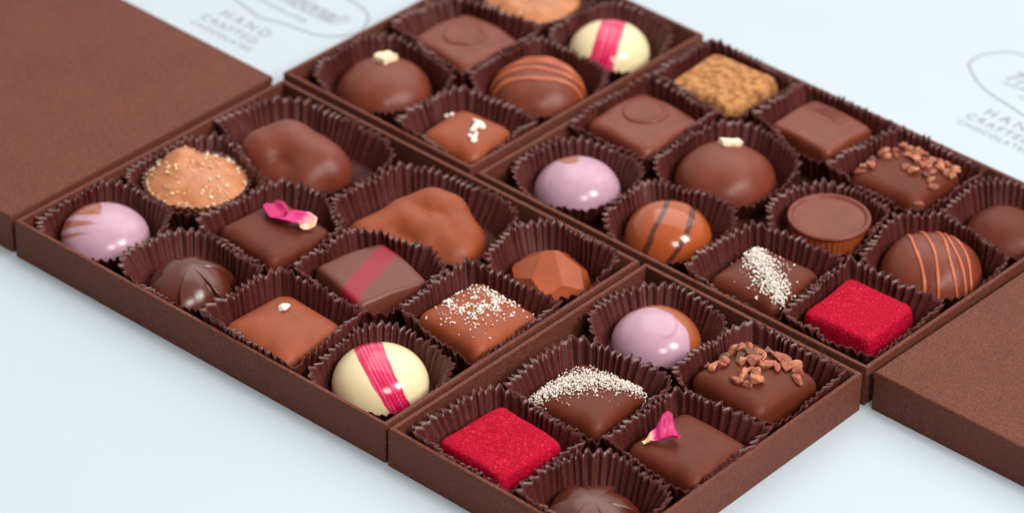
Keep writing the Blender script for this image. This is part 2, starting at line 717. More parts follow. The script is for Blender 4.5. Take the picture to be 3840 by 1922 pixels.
def chip(name, tree, x, y, size, m, parent, seed, flat=0.6, lift=0.35, npts=11):
    p, n = drop(tree, x, y)
    if p is None:
        return None
    rnd = random.Random(seed)
    sx, sy, sz = size * rnd.uniform(.8, 1.25), size * rnd.uniform(.6, 1.0), size * flat * rnd.uniform(.8, 1.2)
    bm = poly_blob(name, npts, sx, sy, sz, seed)
    q = n.to_track_quat('Z', 'Y').to_matrix() @ Matrix.Rotation(rnd.uniform(0, 6.28), 3, 'Z')
    tilt = Matrix.Rotation(rnd.uniform(-.3, .3), 3, 'X')
    for v in bm.verts:
        v.co = q @ (tilt @ v.co) + p + n * sz * lift
    return from_bm(name, bm, m, parent, smooth=False)


def scatter(name, tree, pts, m, parent, seed, kind='stuff'):
    """many tiny crystals merged in one part; pts = (x, y, r, lift)"""
    rnd = random.Random(seed)
    vs, fs = [], []
    shapes = []
    for s in range(10):
        bm = poly_blob('', 9, 1, rnd.uniform(.7, 1), rnd.uniform(.6, 1), seed * 31 + s)
        bm.verts.index_update()
        shapes.append(([v.co.copy() for v in bm.verts], [[v.index for v in f.verts] for f in bm.faces]))
        bm.free()
    for x, y, r, lift in pts:
        p, n = drop(tree, x, y)
        if p is None or p.z < 1.5:
            continue
        sh = rnd.choice(shapes)
        q = Matrix.Rotation(rnd.uniform(0, 6.28), 3, 'Z') @ Matrix.Rotation(rnd.uniform(0, 6.28), 3, 'X')
        o = len(vs)
        c = p + n * (r * 0.45 + lift)
        vs += [tuple(q @ v * r + c) for v in sh[0]]
        fs += [[i + o for i in f] for f in sh[1]]
    ob = make(name, vs, fs, m, parent, smooth=False)
    ob['kind'] = kind
    return ob


GD = 'round moulded chocolates'
GS = 'square chocolates'


def attr_paint(vs, f):
    return [f(*face_uv(v), v) for v in vs]


def shell(name, key, x, y, R, h, m, quad, label, what, paint=None, streak=None, seed=0, wall=2.6, amp=0.02, rx=19.5, ry=19.5, cuph=11.4, pw=1.0):
    vs, fs = dome_mesh(R, h, wall, seed, amp, pw=pw, nt=200, nphi=60)
    at = {}
    if paint:
        at['paint'] = attr_paint(vs, paint)
    if streak:
        at['streak'] = attr_paint(vs, streak)
    o = make(name, vs, fs, m, loc=(x, y, FL + 0.25), attrs=at)
    tag(o, label, 'chocolate', 'chocolates in the boxes')
    reg(key, x, y, circ(R), quad, rx, ry, 0, what, cuph)
    return o


# --- pink shells
def n3(u, v, s, k=0):
    return noise.noise(Vector((u * s, v * s, k)))


def paint_a1(u, v, p):
    v -= 4.0
    w = v + 0.35 * n3(u, v, .35) + 0.012 * (u + 2) ** 2
    cap = sstep(w, 4.6, 5.6) * (1 - sstep(u + 0.12 * (v - 6) ** 2 + 0.5 * n3(u, v, .4), -1.6, -0.2))
    h2 = max(0.2, 1.9 * (1 - (u + 13) / 14.5))
    s2 = (1 - sstep(abs(w - 3.0 + 0.05 * (u + 13)), h2 * 0.5, h2)) * (1 - sstep(u, -7, 1.0))
    h3 = max(0.2, 1.2 * (1 - (u + 13) / 12.5))
    s3 = (1 - sstep(abs(w + 0.6), h3 * 0.4, h3)) * (1 - sstep(u, -9, -1.0)) * 0.85
    return 1 - min(1, max(cap * (0.8 + 0.2 * sstep(n3(u * .3, v, 1.2, 4), -.2, .3)), s2 * 0.9, s3))


shell('round_chocolate', 'a1', 16.0, 20.6, 13.4, 11.6, PINK, IA, 'pink shell with caramel brown brush strokes, in the corner beside the brown lid',
      'pink chocolate with brown brush strokes', paint_a1, seed=1, pw=0.86)


def paint_c1(u, v, p):
    return 1 - 0.85 * (1 - sstep(math.hypot((u + 3.0) / 3.6, (v - 12.1) / 1.7), 0.7, 1.05))


shell('round_chocolate', 'c1', 103, 137.5, 13.2, 12.4, PINK, IC, 'pale pink shell with one small brown patch at its crown',
      'pale pink chocolate with the small brown patch', paint_c1, seed=2, pw=0.86)


def paint_d3(u, v, p):
    d = math.hypot(u + 2.0, (v - 2.0) * 1.04)
    return (1 - sstep(d + 0.5 * n3(u, v, .25), 11.1, 11.6)) * (1 - .35 * (1 - sstep(abs(math.hypot(u - 1.5, v - 8.5) - 4), 0.2, .9)) * sstep(u, -1, 3))


shell('round_chocolate', 'd3', 172.9, 91.6, 13.1, 12.6, PINK, ID, 'pink shell with a glossy brown crescent round its top',
      'pink chocolate with the brown crescent', paint_d3, seed=3, pw=0.86, wall=3.0)


# --- cream balls
def band(u0, u1, v0, v1, w0, w1):
    def f(u, v, p):
        t = (v - v0) / (v1 - v0)
        c = u0 + (u1 - u0) * t + 0.35 * n3(u, v, .3, 2)
        c += 1.0 * math.sin(t * 3.14) * -0.5
        w = w0 + (w1 - w0) * t
        return 1 - sstep(abs(u - c), w - 0.18, w + 0.18)
    return f


def streaks(slope):
    def f(u, v, p):
        q = u - slope * v
        a = n3(q * 1.6, v * 0.08, 1.0, 9)
        return 0.75 * sstep(a, 0.05, 0.4) + 0.25 * sstep(n3(q * 3.5, v * .1, 1, 3), 0.1, .4)
    return f


shell('round_chocolate', 'a9', 127.9, 22.4, 13.9, 13.2, CREAM, IA, 'cream white dome with a bright pink stripe, in the front corner of the box',
      'cream white chocolate in the front corner', band(7.0, -4.4, -6.0, 14.5, 3.6, 4.6), streaks(-0.55), seed=4, pw=0.88, wall=3.0, cuph=10.6)
shell('round_chocolate', 'b6', 57.0, 206.6, 13.2, 13.4, CREAM, IB, 'blurred cream white dome with a pink stripe beside the far wall',
      'cream white chocolate of the back box', band(-3.9, 2.0, -6.0, 15, 4.2, 4.2), streaks(0.3), seed=5, wall=3.4)


# --- milk shell with two dark swirls
def paint_c4(u, v, p):
    c1 = -6.6 + 0.36 * v + 1.2 * sstep(v, 4, 12)
    c2 = 4.2 - 0.02 * (v - 8) ** 2 + 0.28 * v
    b1 = 1 - sstep(abs(u - c1 - .4 * n3(u, v, .3)), 0.75, 1.05)
    b2 = 1 - sstep(abs(u - c2 - .4 * n3(u, v, .3, 5)), 0.75, 1.05)
    return max(b1, b2)


shell('round_chocolate', 'c4', 140.0, 136.6, 13.3, 13.2, SWIRL, IC, 'shiny orange brown dome with two thin dark curved lines',
      'shiny milk chocolate with two dark lines', paint_c4, seed=6, pw=0.86, wall=2.8)


# --- enrobed domes
def enrobed(key, x, y, R, h, m, quad, label, what, seed, rx=19.5, ry=19.5, cuph=11.8, pw=0.94):
    root = empty('dome_chocolate', x, y, FL + 0.25)
    vs, fs = dome_mesh(R, h, 2.0, seed, 0.04, foot=0.015, pw=pw)
    make('shell', vs, fs, m, root)
    tag(root, label, 'chocolate', 'chocolates in the boxes')
    reg(key, x, y, circ(R * 1.01), quad, rx, ry, 0, what, cuph)
    return root, bvh(vs, fs)


def nut_block(name, root, tree, x, y, a, b, c, rot, seed, m=NUT):
    p, n = drop(tree, x, y)
    bm = bmesh.new()
    bmesh.ops.create_cube(bm, size=1)
    bmesh.ops.subdivide_edges(bm, edges=bm.edges[:], cuts=2, use_grid_fill=True)
    q = n.to_track_quat('Z', 'Y').to_matrix()
    R = Matrix.Rotation(rot, 3, 'Z')
    for v in bm.verts:
        k = Vector((v.co.x * a, v.co.y * b, v.co.z * c))
        k *= 1 + 0.14 * noise.noise(k * 0.8 + Vector((seed, 0, 0)))
        k.z += 0.25 * math.sin(k.x * 1.3 + seed)
        v.co = q @ (R @ k) + p + n * c * 0.42
    bevel(bm, 0.12, 1)
    return from_bm(name, bm, m, root, smooth=False)


r, t = enrobed('b1', 19.6, 139.6, 15.4, 12.4, MID, IB, 'dark dome topped with a square nut piece, at the corner of the back box', 'nut topped dome of the back box', 11)
nut_block('nut_piece', r, t, -2.6, 3.2, 5.6, 5.2, 1.8, 0.65, 1)
r, t = enrobed('c5', 132.5, 173.2, 15.8, 13.6, MID, IC, 'dark dome topped with a curled nut flake in the middle of the large box', 'nut topped dome in the large box', 12)
nut_block('nut_piece', r, t, -3.0, 5.6, 6.4, 3.8, 1.2, 0.68, 5)

rC12 = enrobed('c12', 214.5, 206.6, 12.6, 11.5, DARK, IC, 'plain dark dome cut by the right edge of the photo', 'plain dark dome by the outer corner', 13)[0]


def drizzled(key, x, y, R, h, quad, label, what, ang, offs, seed):
    root, tree = enrobed(key, x, y, R, h, MID, quad, label, what, seed)
    d = Vector((math.cos(ang), math.sin(ang), 0))
    e = Vector((-math.sin(ang), math.cos(ang), 0))
    for k, off in enumerate(offs):
        pts = []
        for i in range(49):
            ph = math.radians(2 + 176 * i / 48)
            o2 = off + 0.35 * math.sin(ph * 3 + k * 2.1) + (0.5 * math.sin(ph * 1.3 + k))
            dr = e * math.cos(ph) + Vector((0, 0, 1)) * math.sin(ph)
            c = d * o2 + Vector((0, 0, 1.0))
            hit = tree.ray_cast(c + dr * 40, -dr)
            if hit[0] is not None and hit[0].z > 0.3:
                pts.append((hit[0], hit[1]))
        if len(pts) < 6:
            continue
        rows = []
        for i, (p, n) in enumerate(pts):
            tg = (pts[min(i + 1, len(pts) - 1)][0] - pts[max(i - 1, 0)][0]).normalized()
            b = tg.cross(n).normalized()
            w = (0.8 if key == 'b5' else 0.55) * (1 + 0.18 * math.sin(i * 0.5 + k))
            rows.append([tuple(p + n * 0.05 + b * w * math.cos(a) + n * w * 0.8 * math.sin(a)) for a in [2 * PI * q / 10 for q in range(10)]])
        vs, fs = rings(rows)
        make('drizzle', vs, [f[::-1] for f in fs], DRIZZLE, root)
    return root


drizzled('b5', 56.6, 172.0, 15.2, 12.6, IB, 'dome with milk chocolate stripes running crosswise, in the back box', 'crosswise striped dome', math.radians(128), (9.2, 4.6, 0.2, -4.6), 14)
drizzled('c11', 209.2, 176.6, 15.2, 13.2, IC, 'dome with thin milk chocolate stripes running down its front, beside the far lid', 'dome with stripes down its front', math.radians(52), (-6.0, -1.2, 3.8, 6.2, 8.6), 15)


# --- ridged dark shells
def flower(key, x, y, R, h, quad, label, what, seed, turn):
    N = 6

    def f(t, zz):
        ph = (t * N / (2 * PI) + turn + 0.25 * zz) % 1.0
        edge = sstep(ph, 0.0, 0.07)
        return 1 + 0.20 * (1 - ph) ** 1.2 * edge - 0.05
    vs, fs = dome_mesh(R, h, 2.2, seed, 0.015, nt=280, fn=f)
    o = make('ridged_chocolate', vs, fs, DARK2, loc=(x, y, FL + 0.25))
    tag(o, label, 'chocolate', 'chocolates in the boxes')
    # small lip at the crown, part of the same shell
    bm = bmesh.new()
    bm.from_mesh(o.data)
    o.data.update()
    bm.free()
    reg(key, x, y, circ(R * 1.07), quad, 19.5, 19.5, 0, what, 13.0)
    return o


o = flower('a4', 55.8, 17.6, 12.3, 12.6, IA, 'dark glossy dome with ridges folding from its crown, against the long front wall', 'ridged dark dome of the large box', 21, -0.09)
o2 = flower('d4', 213.6, 15.4, 12.6, 10.4, ID, 'dark ridged dome cut off by the bottom edge of the photo', 'ridged dark dome at the bottom edge', 22, 0.25)


# --- squares
def square(key, x, y, a, b, h, m, quad, label, what, rot=0.0, n=5.2, seed=0, cuph=13.4, name='square_chocolate', attrs=None, **kw):
    root = empty(name, x, y, FL + 0.25, math.radians(rot))
    vs, fs = square_mesh(a, b, h, n, seed, **kw)
    at = {}
    if attrs:
        at['paint'] = [attrs(v) for v in vs]
    make('body', vs, fs, m, root, attrs=at)
    tag(root, label, 'chocolate', 'chocolates in the boxes')
    reg(key, x, y, sqr(a * 1.02, b * 1.02, n, math.radians(rot)), quad, 19.5, 19.5, 0, what, cuph)
    return root, bvh(vs, fs)


def petal(root, pts, widths, paints, curl, seed, tilt=0.0):
    """thin curled petal: centre line pts (mm), half widths, colour value along it"""
    n = len(pts)
    m = 9
    vs, pt = [], []
    K = 22
    def samp(a, t):
        f = t * (n - 1)
        i = min(int(f), n - 2)
        u = f - i
        u = u * u * (3 - 2 * u)
        if isinstance(a[0], (tuple, list)):
            return Vector([a[i][d] * (1 - u) + a[i + 1][d] * u for d in range(3)])
        return a[i] * (1 - u) + a[i + 1] * u
    for i in range(K):
        t = i / (K - 1)
        c = samp(pts, t)
        tg = (samp(pts, min(1, t + .04)) - samp(pts, max(0, t - .04))).normalized()
        side = (tg.cross(Vector((0, 0, 1))).normalized() * (1 if tilt == 0 else -1) + Vector((0, 0, tilt * min(1.0, t * 2)))).normalized()
        w = samp(widths, t)
        for j in range(m):
            s = (j / (m - 1)) * 2 - 1
            z = curl * s * s * w * 0.35 + (1.5 if tilt else 0.5) * noise.noise(Vector((t * 5, s * 1.6, seed))) + 0.35 * math.sin(t * 13 + s * 3 + seed) * abs(s)
            p = c + side * s * w + Vector((0, 0, z))
            vs.append((p.x, p.y, max(p.z, 0.0)))
            pt.append(max(0, min(1, samp(paints, t) + 0.18 * noise.noise(Vector((t * 4, s * 3, seed + 5))))))
    fs = [(i * m + j, i * m + j + 1, (i + 1) * m + j + 1, (i + 1) * m + j) for i in range(K - 1) for j in range(m - 1)]
    o = make('rose_petal', vs, fs, PETAL, root, attrs={'paint': pt})
    md = o.modifiers.new('thick', 'SOLIDIFY')
    md.thickness = 0.0003
    md.offset = 0
    return o


# a5: dark square with magenta and cream petal
r, t = square('a5', 58.4, 50.6, 13.4, 13.2, 11.8, DARK, IA, 'dark square with a flat curled magenta and cream petal', 'chocolate with the flat magenta petal', -5, 6.5, 31, edge=0.32, dome=0.8)
petal(r, [(-9.0, 6.2, 12.6), (-5.6, 4.3, 12.8), (-1.9, 3.2, 12.5), (0.6, 2.6, 13.6), (3.2, 4.8, 13.1), (6.6, 6.6, 13.7), (8.6, 5.2, 12.4)], [1.4, 3.4, 3.3, 1.8, 3.0, 3.3, 2.2], [0.0, 0.0, 0.05, 0.1, 0.3, 0.6, 0.9], 1.3, 3)

# a7: milk square with a white sprinkle
r, t = square('a7', 94.8, 17.2, 14.5, 13.7, 12.0, MILK, IA, 'milk chocolate square with a single white sugar crystal on top', 'milk square with the single white crystal', -3, 4.0, 32, edge=0.60, dome=2.0, cuph=14.4)
chip('white_crystal', t, -4.4, 3.6, 2.5, WHITE, r, 8, 0.55, 0.5, 16)

# a8: square with red band
def band8(v):
    u = v[0] * 0.86 + v[1] * 0.50
    return 1 - sstep(abs(u + 0.2 + .25 * n3(v[0], v[1], .3)), 3.2, 3.5)


r, t = square('a8', 94.9, 53.6, 13.4, 13.0, 11.4, BAND, IA, 'flat dark square crossed by a broad dull red band', 'chocolate with the red band', -14, 8.0, 33, edge=0.13, dome=0.7, attrs=band8, pinch=0.8)

# a10: salted milk square
r, t = square('a10', 132.4, 59.0, 13.8, 13.8, 12.4, MILK, IA, 'milk square strewn with coarse white sugar crystals', 'sugar strewn milk square', -3, 5.6, 34, edge=0.42, dome=1.6)
rnd = random.Random(3)
pts = []
for _ in range(900):
    u, v = rnd.gauss(-1.0, 6.0), rnd.gauss(2.5, 5.0)
    x, y = u * 0.75 - v * 0.66, u * 0.66 + v * 0.75
    if abs(x) < 12.8 and abs(y) < 12.8:
        if noise.noise(Vector((x * .28, y * .28, 3.3))) > -0.08 or rnd.random() < 0.12:
            pts.append((x, y, rnd.uniform(0.22, 0.66) * (1.2 if rnd.random() < .15 else 1), 0))
scatter('sugar_crystals', t, pts[:560], SALT, r, 5)

# b2, c2: squares with a round ridge stamped on top
def disc_ring(root, tree, cx, cy, R, m, rough=0.2, filled=True):
    rows = []
    for rr, dz in ((R * .15, .1), (R * .6, .12), (R * .82, .15), (R * .9, .55), (R, .6), (R * 1.07, .2), (R * 1.1, -.6)):
        row = []
        for j in range(64):
            a = 2 * PI * j / 64
            q = rr * (1 + rough * 0.12 * noise.noise(Vector((math.cos(a) * 1.4, math.sin(a) * 1.4, R))))
            x, y = cx + q * math.cos(a), cy + q * math.sin(a)
            p, nn = drop(tree, x, y)
            z = (p.z if p else 9) + dz
            row.append((x, y, z))
        rows.append(row)
    vs, fs = rings(rows, True, False)
    return make('round_disc', vs, fs, m, root)


r, t = square('b2', 24.6, 172.9, 14.3, 13.8, 11.2, MID, IB, 'square with a soft raised circle on top, in the back box', 'square with the circle in the back box', -5, 6.6, 35, edge=0.2, dome=0.8, pinch=1.2)
disc_ring(r, t, -1.0, 0.6, 6.6, MID, 1.6)
r, t = square('c2', 98.7, 174.2, 13.9, 14.2, 11.4, MID, IC, 'square carrying a thin round disc, by the inner wall of the large box', 'square with the round disc', -3, 6.6, 36, edge=0.2, dome=0.9, pinch=1.2)
disc_ring(r, t, -2.0, 2.6, 6.8, MID, 0.8)

# c3: cocoa dusted
square('c3', 102.0, 209.3, 13.6, 13.3, 11.6, COCOA, IC, 'golden cocoa dusted square in the far corner of the large box', 'golden cocoa dusted square', 2, 6.4, 37, edge=0.16, dome=0.8, amp=0.05)

# b4: milk with white bits
r, t = square('b4', 63.0, 130.8, 12.0, 11.6, 12.2, MILK, IB, 'milk square dotted with clustered white sugar pieces, in the back box', 'milk square with clustered white pieces', 3, 4.0, 38, edge=0.56, dome=1.8)
for i, (x, y, s) in enumerate([(-10.0, 2.6, 1.0), (-8.7, 3.5, 1.0), (1.6, 3.4, 1.5), (3.4, 2.8, 1.3), (2.6, 1.2, 1.3), (3.0, -0.8, 1.1), (5.2, -2.6, 1.2), (6.4, -4.6, 1.4), (4.6, -3.6, 1.0)]):
    chip('white_crystal', t, x, y, s * 1.35, WHITE, r, 50 + i, 0.7, 0.5, 14)

# c6: ridged square with pleats of chocolate at its back edge
r, t = square('c6', 141.2, 209.6, 13.0, 11.6, 11.4, MID, IC, 'plain square with fine ripple marks along its back edge', 'square with ripple marks', -3, 7, 39, edge=0.14, dome=0.5, pinch=0.6)
for k in range(4):
    rows = []
    for i in range(25):
        s = i / 24 * 2 - 1
        x = s * 7.6 - 2.6
        y = 4.6 + k * 1.45 - 1.2 * s * s
        p, nn = drop(t, x, y)
        if p is None:
            continue
        rows.append([(x, y + 0.5 * math.cos(a), p.z + 0.02 + 0.34 * math.sin(a) * (1 - s * s)) for a in [2 * PI * q / 8 for q in range(8)]])
    vs, fs = rings(rows)
    make('ripple', vs, fs, MID, r)

# c7, d2: salted dark squares
def salt_arch(tree, root, centre, n, seed, sg, rmin, rmax, stray=60):
    rnd = random.Random(seed)
    pts = []
    for _ in range(n):
        s = rnd.random()
        x, y = centre(s)
        w = sg * (0.35 + 0.9 * math.sin(PI * min(1, max(0, s))) ** 0.6)
        x += rnd.gauss(0, w)
        y += rnd.gauss(0, w)
        pts.append((x, y, rnd.uniform(rmin, rmax), rnd.uniform(0, 1.0) ** 2 * 0.9))
    for _ in range(stray):
        x, y = centre(rnd.random())
        pts.append((x + rnd.gauss(0, 3.6), y + rnd.gauss(0, 3.6), rnd.uniform(rmin, rmax) * 0.7, 0))
    return scatter('sea_salt', tree, pts, SALT, root, seed)


r, t = square('c7', 180.0, 133.0, 12.9, 12.9, 11.6, DARK, IC, 'dark square under a thick diagonal line of sea salt, with loose grains beside it', 'dark square with the diagonal salt line', 3, 5.6, 40, edge=0.42, dome=1.4)
salt_arch(t, r, lambda s: (-8.6 + 19.5 * s, 6.4 - 14.5 * s), 1250, 6, 2.1, 0.22, 0.62, 44)
r, t = square('d2', 181.0, 51.6, 12.9, 12.9, 11.8, DARK, ID, 'dark square with a wide arc of fine sea salt from corner to corner', 'dark square with the salt arc', 4, 5.6, 41, edge=0.42, dome=1.4)
salt_arch(t, r, lambda s: (-10.5 + 21 * s - 3.0 * math.sin(PI * s), -11.5 + 21.5 * s + 4.0 * math.sin(PI * s)), 2300, 7, 2.3, 0.17, 0.50, 90)

# c9, d6: squares with cocoa nibs
NIBS6 = [(-12.5, -7.4), (-10.2, -7.9), (-10.4, -3.3), (-11.6, -0.8), (-10.2, 5.0), (-11.5, 4.0), (-10.0, 7.7), (-6.3, 4.6), (-5.4, 6.8), (-2.0, 6.0), (-4.6, 10.8), (-0.9, 9.7), (-1.2, 11.4), (0.4, 10.8), (0.5, 4.3), (1.2, 6.2), (5.7, 7.8), (6.1, 10.6), (9.4, 8.6), (11.0, 6.4), (-0.5, -0.7), (-0.8, -4.9), (0.2, -7.9), (2.9, -6.7), (1.5, -1.4), (4.3, -4.1), (-7.5, 2.0), (-3.2, 3.2), (-8.0, 6.0), (-6.4, 0.4), (3.6, 5.2), (2.6, 9.4), (-9.2, -5.6)]
r, t = square('d6', 210.4, 90.0, 14.0, 13.6, 12.4, DARK, ID, 'dark square with chunky cocoa nibs scattered over its top, in the small front box', 'nib topped square of the front box', -4, 5.6, 42, edge=0.40, dome=1.0)
for i, (x, y) in enumerate(NIBS6):
    x, y = x * .94, y * .94
    chip('cocoa_nib', t, x, y, 2.2 + 1.7 * ((i * 37) % 10) / 10, NIB[(1 if i in (7, 3, 10, 26) else (2 if i % 4 == 1 else 0))], r, 200 + i, 0.62, 0.45, 12)
NIBS9 = [(-12.4, -7.9), (-12.0, -5.3), (-11.6, -1.3), (-11.2, 3.5), (-10.9, 5.7), (-8.7, 6.5), (-8.3, 10.0), (-5.8, 10.8), (-3.3, 11.2), (-0.8, 11.6), (1.9, 11.4), (4.6, 11.2), (7.8, 10.8), (10.4, 10.6), (-6.6, 3.7), (-3.9, 6.3), (-0.7, 6.1), (1.1, 7.8), (-0.7, -0.1), (2.5, -0.2), (6.5, 0.5), (6.9, 4.0), (7.4, 7.5), (2.2, 4.2), (10.1, 7.0), (11.2, 7.3), (-8.9, -6.3), (-10.5, -9.3), (9.2, 0.0), (11.0, -1.4), (-5, 8.4), (3.4, 9.2), (6, 9.4), (-2.2, 8.8), (-8.4, 1.2), (4.4, 6.0), (12.0, -10.5)]
r, t = square('c9', 177.0, 206.0, 13.4, 13.4, 11.8, DARK, IC, 'dark square heaped with reddish cocoa nibs along its back half, in the large box', 'nib heaped square of the large box', 2, 5.4, 43, edge=0.42, dome=1.2)
for i, (x, y) in enumerate(NIBS9):
    chip('cocoa_nib', t, x, y, 1.75 + 1.0 * ((i * 53) % 10) / 10, NIB[(1 if i in (2, 20) else (2 if i % 3 == 1 else 0))], r, 300 + i, 0.66, 0.5, 12)

# c10, d1: red velvet squares
square('c10', 212.4, 136.4, 12.6, 12.6, 11.6, VELVET, IC, 'crimson sugar coated square in the corner next to the lid', 'crimson square next to the lid', 3, 7.4, 44, edge=0.11, dome=0.3, amp=0.05)
square('d1', 179.0, 17.2, 13.2, 13.0, 11.8, VELVET, ID, 'crimson sugar coated square in the small front box', 'crimson square of the front box', -4, 8.0, 45, edge=0.10, dome=0.3, amp=0.05, cuph=13.0)

# d5: dark square with standing magenta petal
r, t = square('d5', 216.9, 52.8, 13.5, 13.2, 11.2, DARK, ID, 'dark square with a ruffled magenta petal tapering to a yellow tip', 'chocolate with the ruffled petal', -2, 5.6, 46, edge=0.42, dome=1.4)
petal(r, [(-8.9, -9.6, 11.0), (-7.9, -7.8, 11.4), (-6.7, -5.6, 12.1), (-5.5, -3.6, 12.9), (-4.7, -2.1, 13.1), (-4.2, -1.0, 13.0)], [0.6, 0.9, 2.2, 3.6, 4.2, 3.4], [1.0, 0.8, 0.2, 0.0, 0.0, 0.05], 1.8, 8, 0.45)


# --- caramels in their own small cups
def caramel(key, x, y, R, quad, label, what, peak, seed, grains):
    root = empty('caramel_chocolate', x, y, FL + 2.0)
    rows = []
    nt, nr = 120, 30
    for i in range(1, nr + 1):
        s = i / nr
        row = []
        for j in range(nt):
            a = 2 * PI * j / nt
            rr = R * s * (1 + 0.035 * noise.noise(Vector((math.cos(a) * 1.3, math.sin(a) * 1.3, seed))))
            px, py = rr * math.cos(a), rr * math.sin(a)
            z = 5.4 + 5.2 * (1 - s ** 2.4)
            for (qx, qy, w, hh) in peak:
                z += hh * math.exp(-((px - qx) ** 2 + (py - qy) ** 2) / (2 * w * w))
            z += 0.5 * noise.noise(Vector((px * .22, py * .22, seed)))
            row.append((px, py, z))
        rows.append(row)
    last = rows[-1]
    for z, k in ((4.4, 0.985), (3.0, 0.93), (0.3, 0.80)):
        rows.append([(p[0] * k, p[1] * k, z) for p in last])
    vs, fs = rings(rows)
    make('caramel', vs, fs, CARAMEL, root)
    t = bvh(vs, fs)
    rnd = random.Random(seed)
    pts = []
    for _ in range(grains):
        a, q = rnd.uniform(0, 2 * PI), R * math.sqrt(rnd.uniform(0, 0.97))
        pts.append((q * math.cos(a), q * math.sin(a), rnd.choice((0.35, 0.45, 0.6, 0.85)), 0.0))
    for _ in range(grains // 2):
        a = rnd.uniform(0, 2 * PI)
        pts.append((R * .965 * math.cos(a), R * .965 * math.sin(a), rnd.uniform(0.25, 0.5), 0.0))
    scatter('salt_grains', t, pts, TOOTH, root, seed + 1)
    # own fluted paper case, a part stuck to the sweet
    rows = []
    N = 44
    for k in range(8):
        q = k / 7
        row = []
        for j in range(N * 8):
            a = 2 * PI * j / (N * 8)
            amp = 0.25 + 0.4 * q
            rr = R * (0.83 + 0.20 * q) + amp * math.cos(N * a + .6 * noise.noise(Vector((math.cos(a), math.sin(a), 3)))) + 0.3
            row.append((rr * math.cos(a), rr * math.sin(a), 0.1 + 6.4 * q + (0.35 * noise.noise(Vector((math.cos(a) * 6, math.sin(a) * 6, 1))) if k == 7 else 0)))
        rows.append(row)
    vs, fs = rings(rows[::-1], False, True)
    o = make('fluted_case', vs, fs, PAPER, root)
    md = o.modifiers.new('thick', 'SOLIDIFY')
    md.thickness = 0.00012
    tag(root, label, 'chocolate', 'chocolates in the boxes')
    reg(key, x, y, circ(R * 0.93), quad, 19.8, 19.8, 0, what, 11.6)


caramel('a2', 18.9, 56.4, 15.6, IA, 'peaked golden caramel mound dotted with salt grains', 'peaked golden caramel', [(-7.8, -0.5, 4.0, 3.6), (-1.5, 0.5, 1.2, -1.4), (-9.0, 4.5, 3.0, 1.6)], 51, 150)
caramel('b3', 21.0, 209.6, 15.8, IB, 'golden caramel mound cut off by the top edge of the photo', 'golden caramel at the top edge', [(2, 2, 4, 1.5)], 52, 26)


# --- nut clusters
def cluster(key, x, y, lobes, k, m, quad, rx, ry, rot, label, what, seed, cuph):
    """enrobed cluster: smooth union of lobes (u, v, z, r) with u across the boxes, v away; star-shaped about its middle"""
    root_z = FL + 0.25
    L = np.array(lobes, float)
    def W(u, v, z):
        return np.stack([u * UR.x + v * UB.x, u * UR.y + v * UB.y, z], -1)
    A0, A1, RR = W(L[:, 0], L[:, 1], L[:, 2]), W(L[:, 3], L[:, 4], L[:, 5]), L[:, 6]
    A0, A1, RR = A0 * 0.95, A1 * 0.95, RR * 0.95
    A0[:, 2] *= 1.12
    A1[:, 2] *= 1.12
    AB = A1 - A0
    AB2 = (AB ** 2).sum(1)
    nt, nph = 128, 54
    rows = []
    for i in range(1, nph + 1):
        ph = PI / 2 * (1 - i / nph)
        a = np.arange(nt) * 2 * PI / nt
        D = np.stack([np.cos(ph) * np.cos(a), np.cos(ph) * np.sin(a), np.full(nt, math.sin(ph))], 1)
        rad = np.zeros(nt)
        alive = np.full(nt, 34.0)
        for step in range(260):
            P = D * alive[:, None]
            tt = np.clip(((P[:, None, :] - A0) * AB).sum(2) / AB2, 0, 1)
            dist = np.sqrt(((P[:, None, :] - (A0 + tt[:, :, None] * AB)) ** 2).sum(2)) - RR
            sd = -k * np.log(np.exp(-dist / k).sum(1))
            alive = np.where(sd > 0.01, alive - np.minimum(sd * 0.6, 0.6), alive)
            alive = np.maximum(alive, 1.0)
        rows.append([(float(D[j, 0] * alive[j]), float(D[j, 1] * alive[j]), float(D[j, 2] * alive[j])) for j in range(nt)])
    last = rows[-1]
    rows[-1] = [(p[0], p[1], 0.8) for p in last]
    rows.append([(p[0] * .99, p[1] * .99, 0.0) for p in last])
    vs, fs = rings(rows)
    o = make('nut_cluster', vs, fs, m, loc=(x, y, root_z))
    tag(o, label, 'chocolate', 'chocolates in the boxes')
    out = [(math.atan2(p[1], p[0]) % (2 * PI), math.hypot(p[0], p[1])) for p in last]
    out.sort()

    def fn(t):
        t %= 2 * PI
        j = int(t / (2 * PI) * len(out)) % len(out)
        return out[j][1]
    reg(key, x, y, fn, quad, rx, ry, rot, what, cuph)


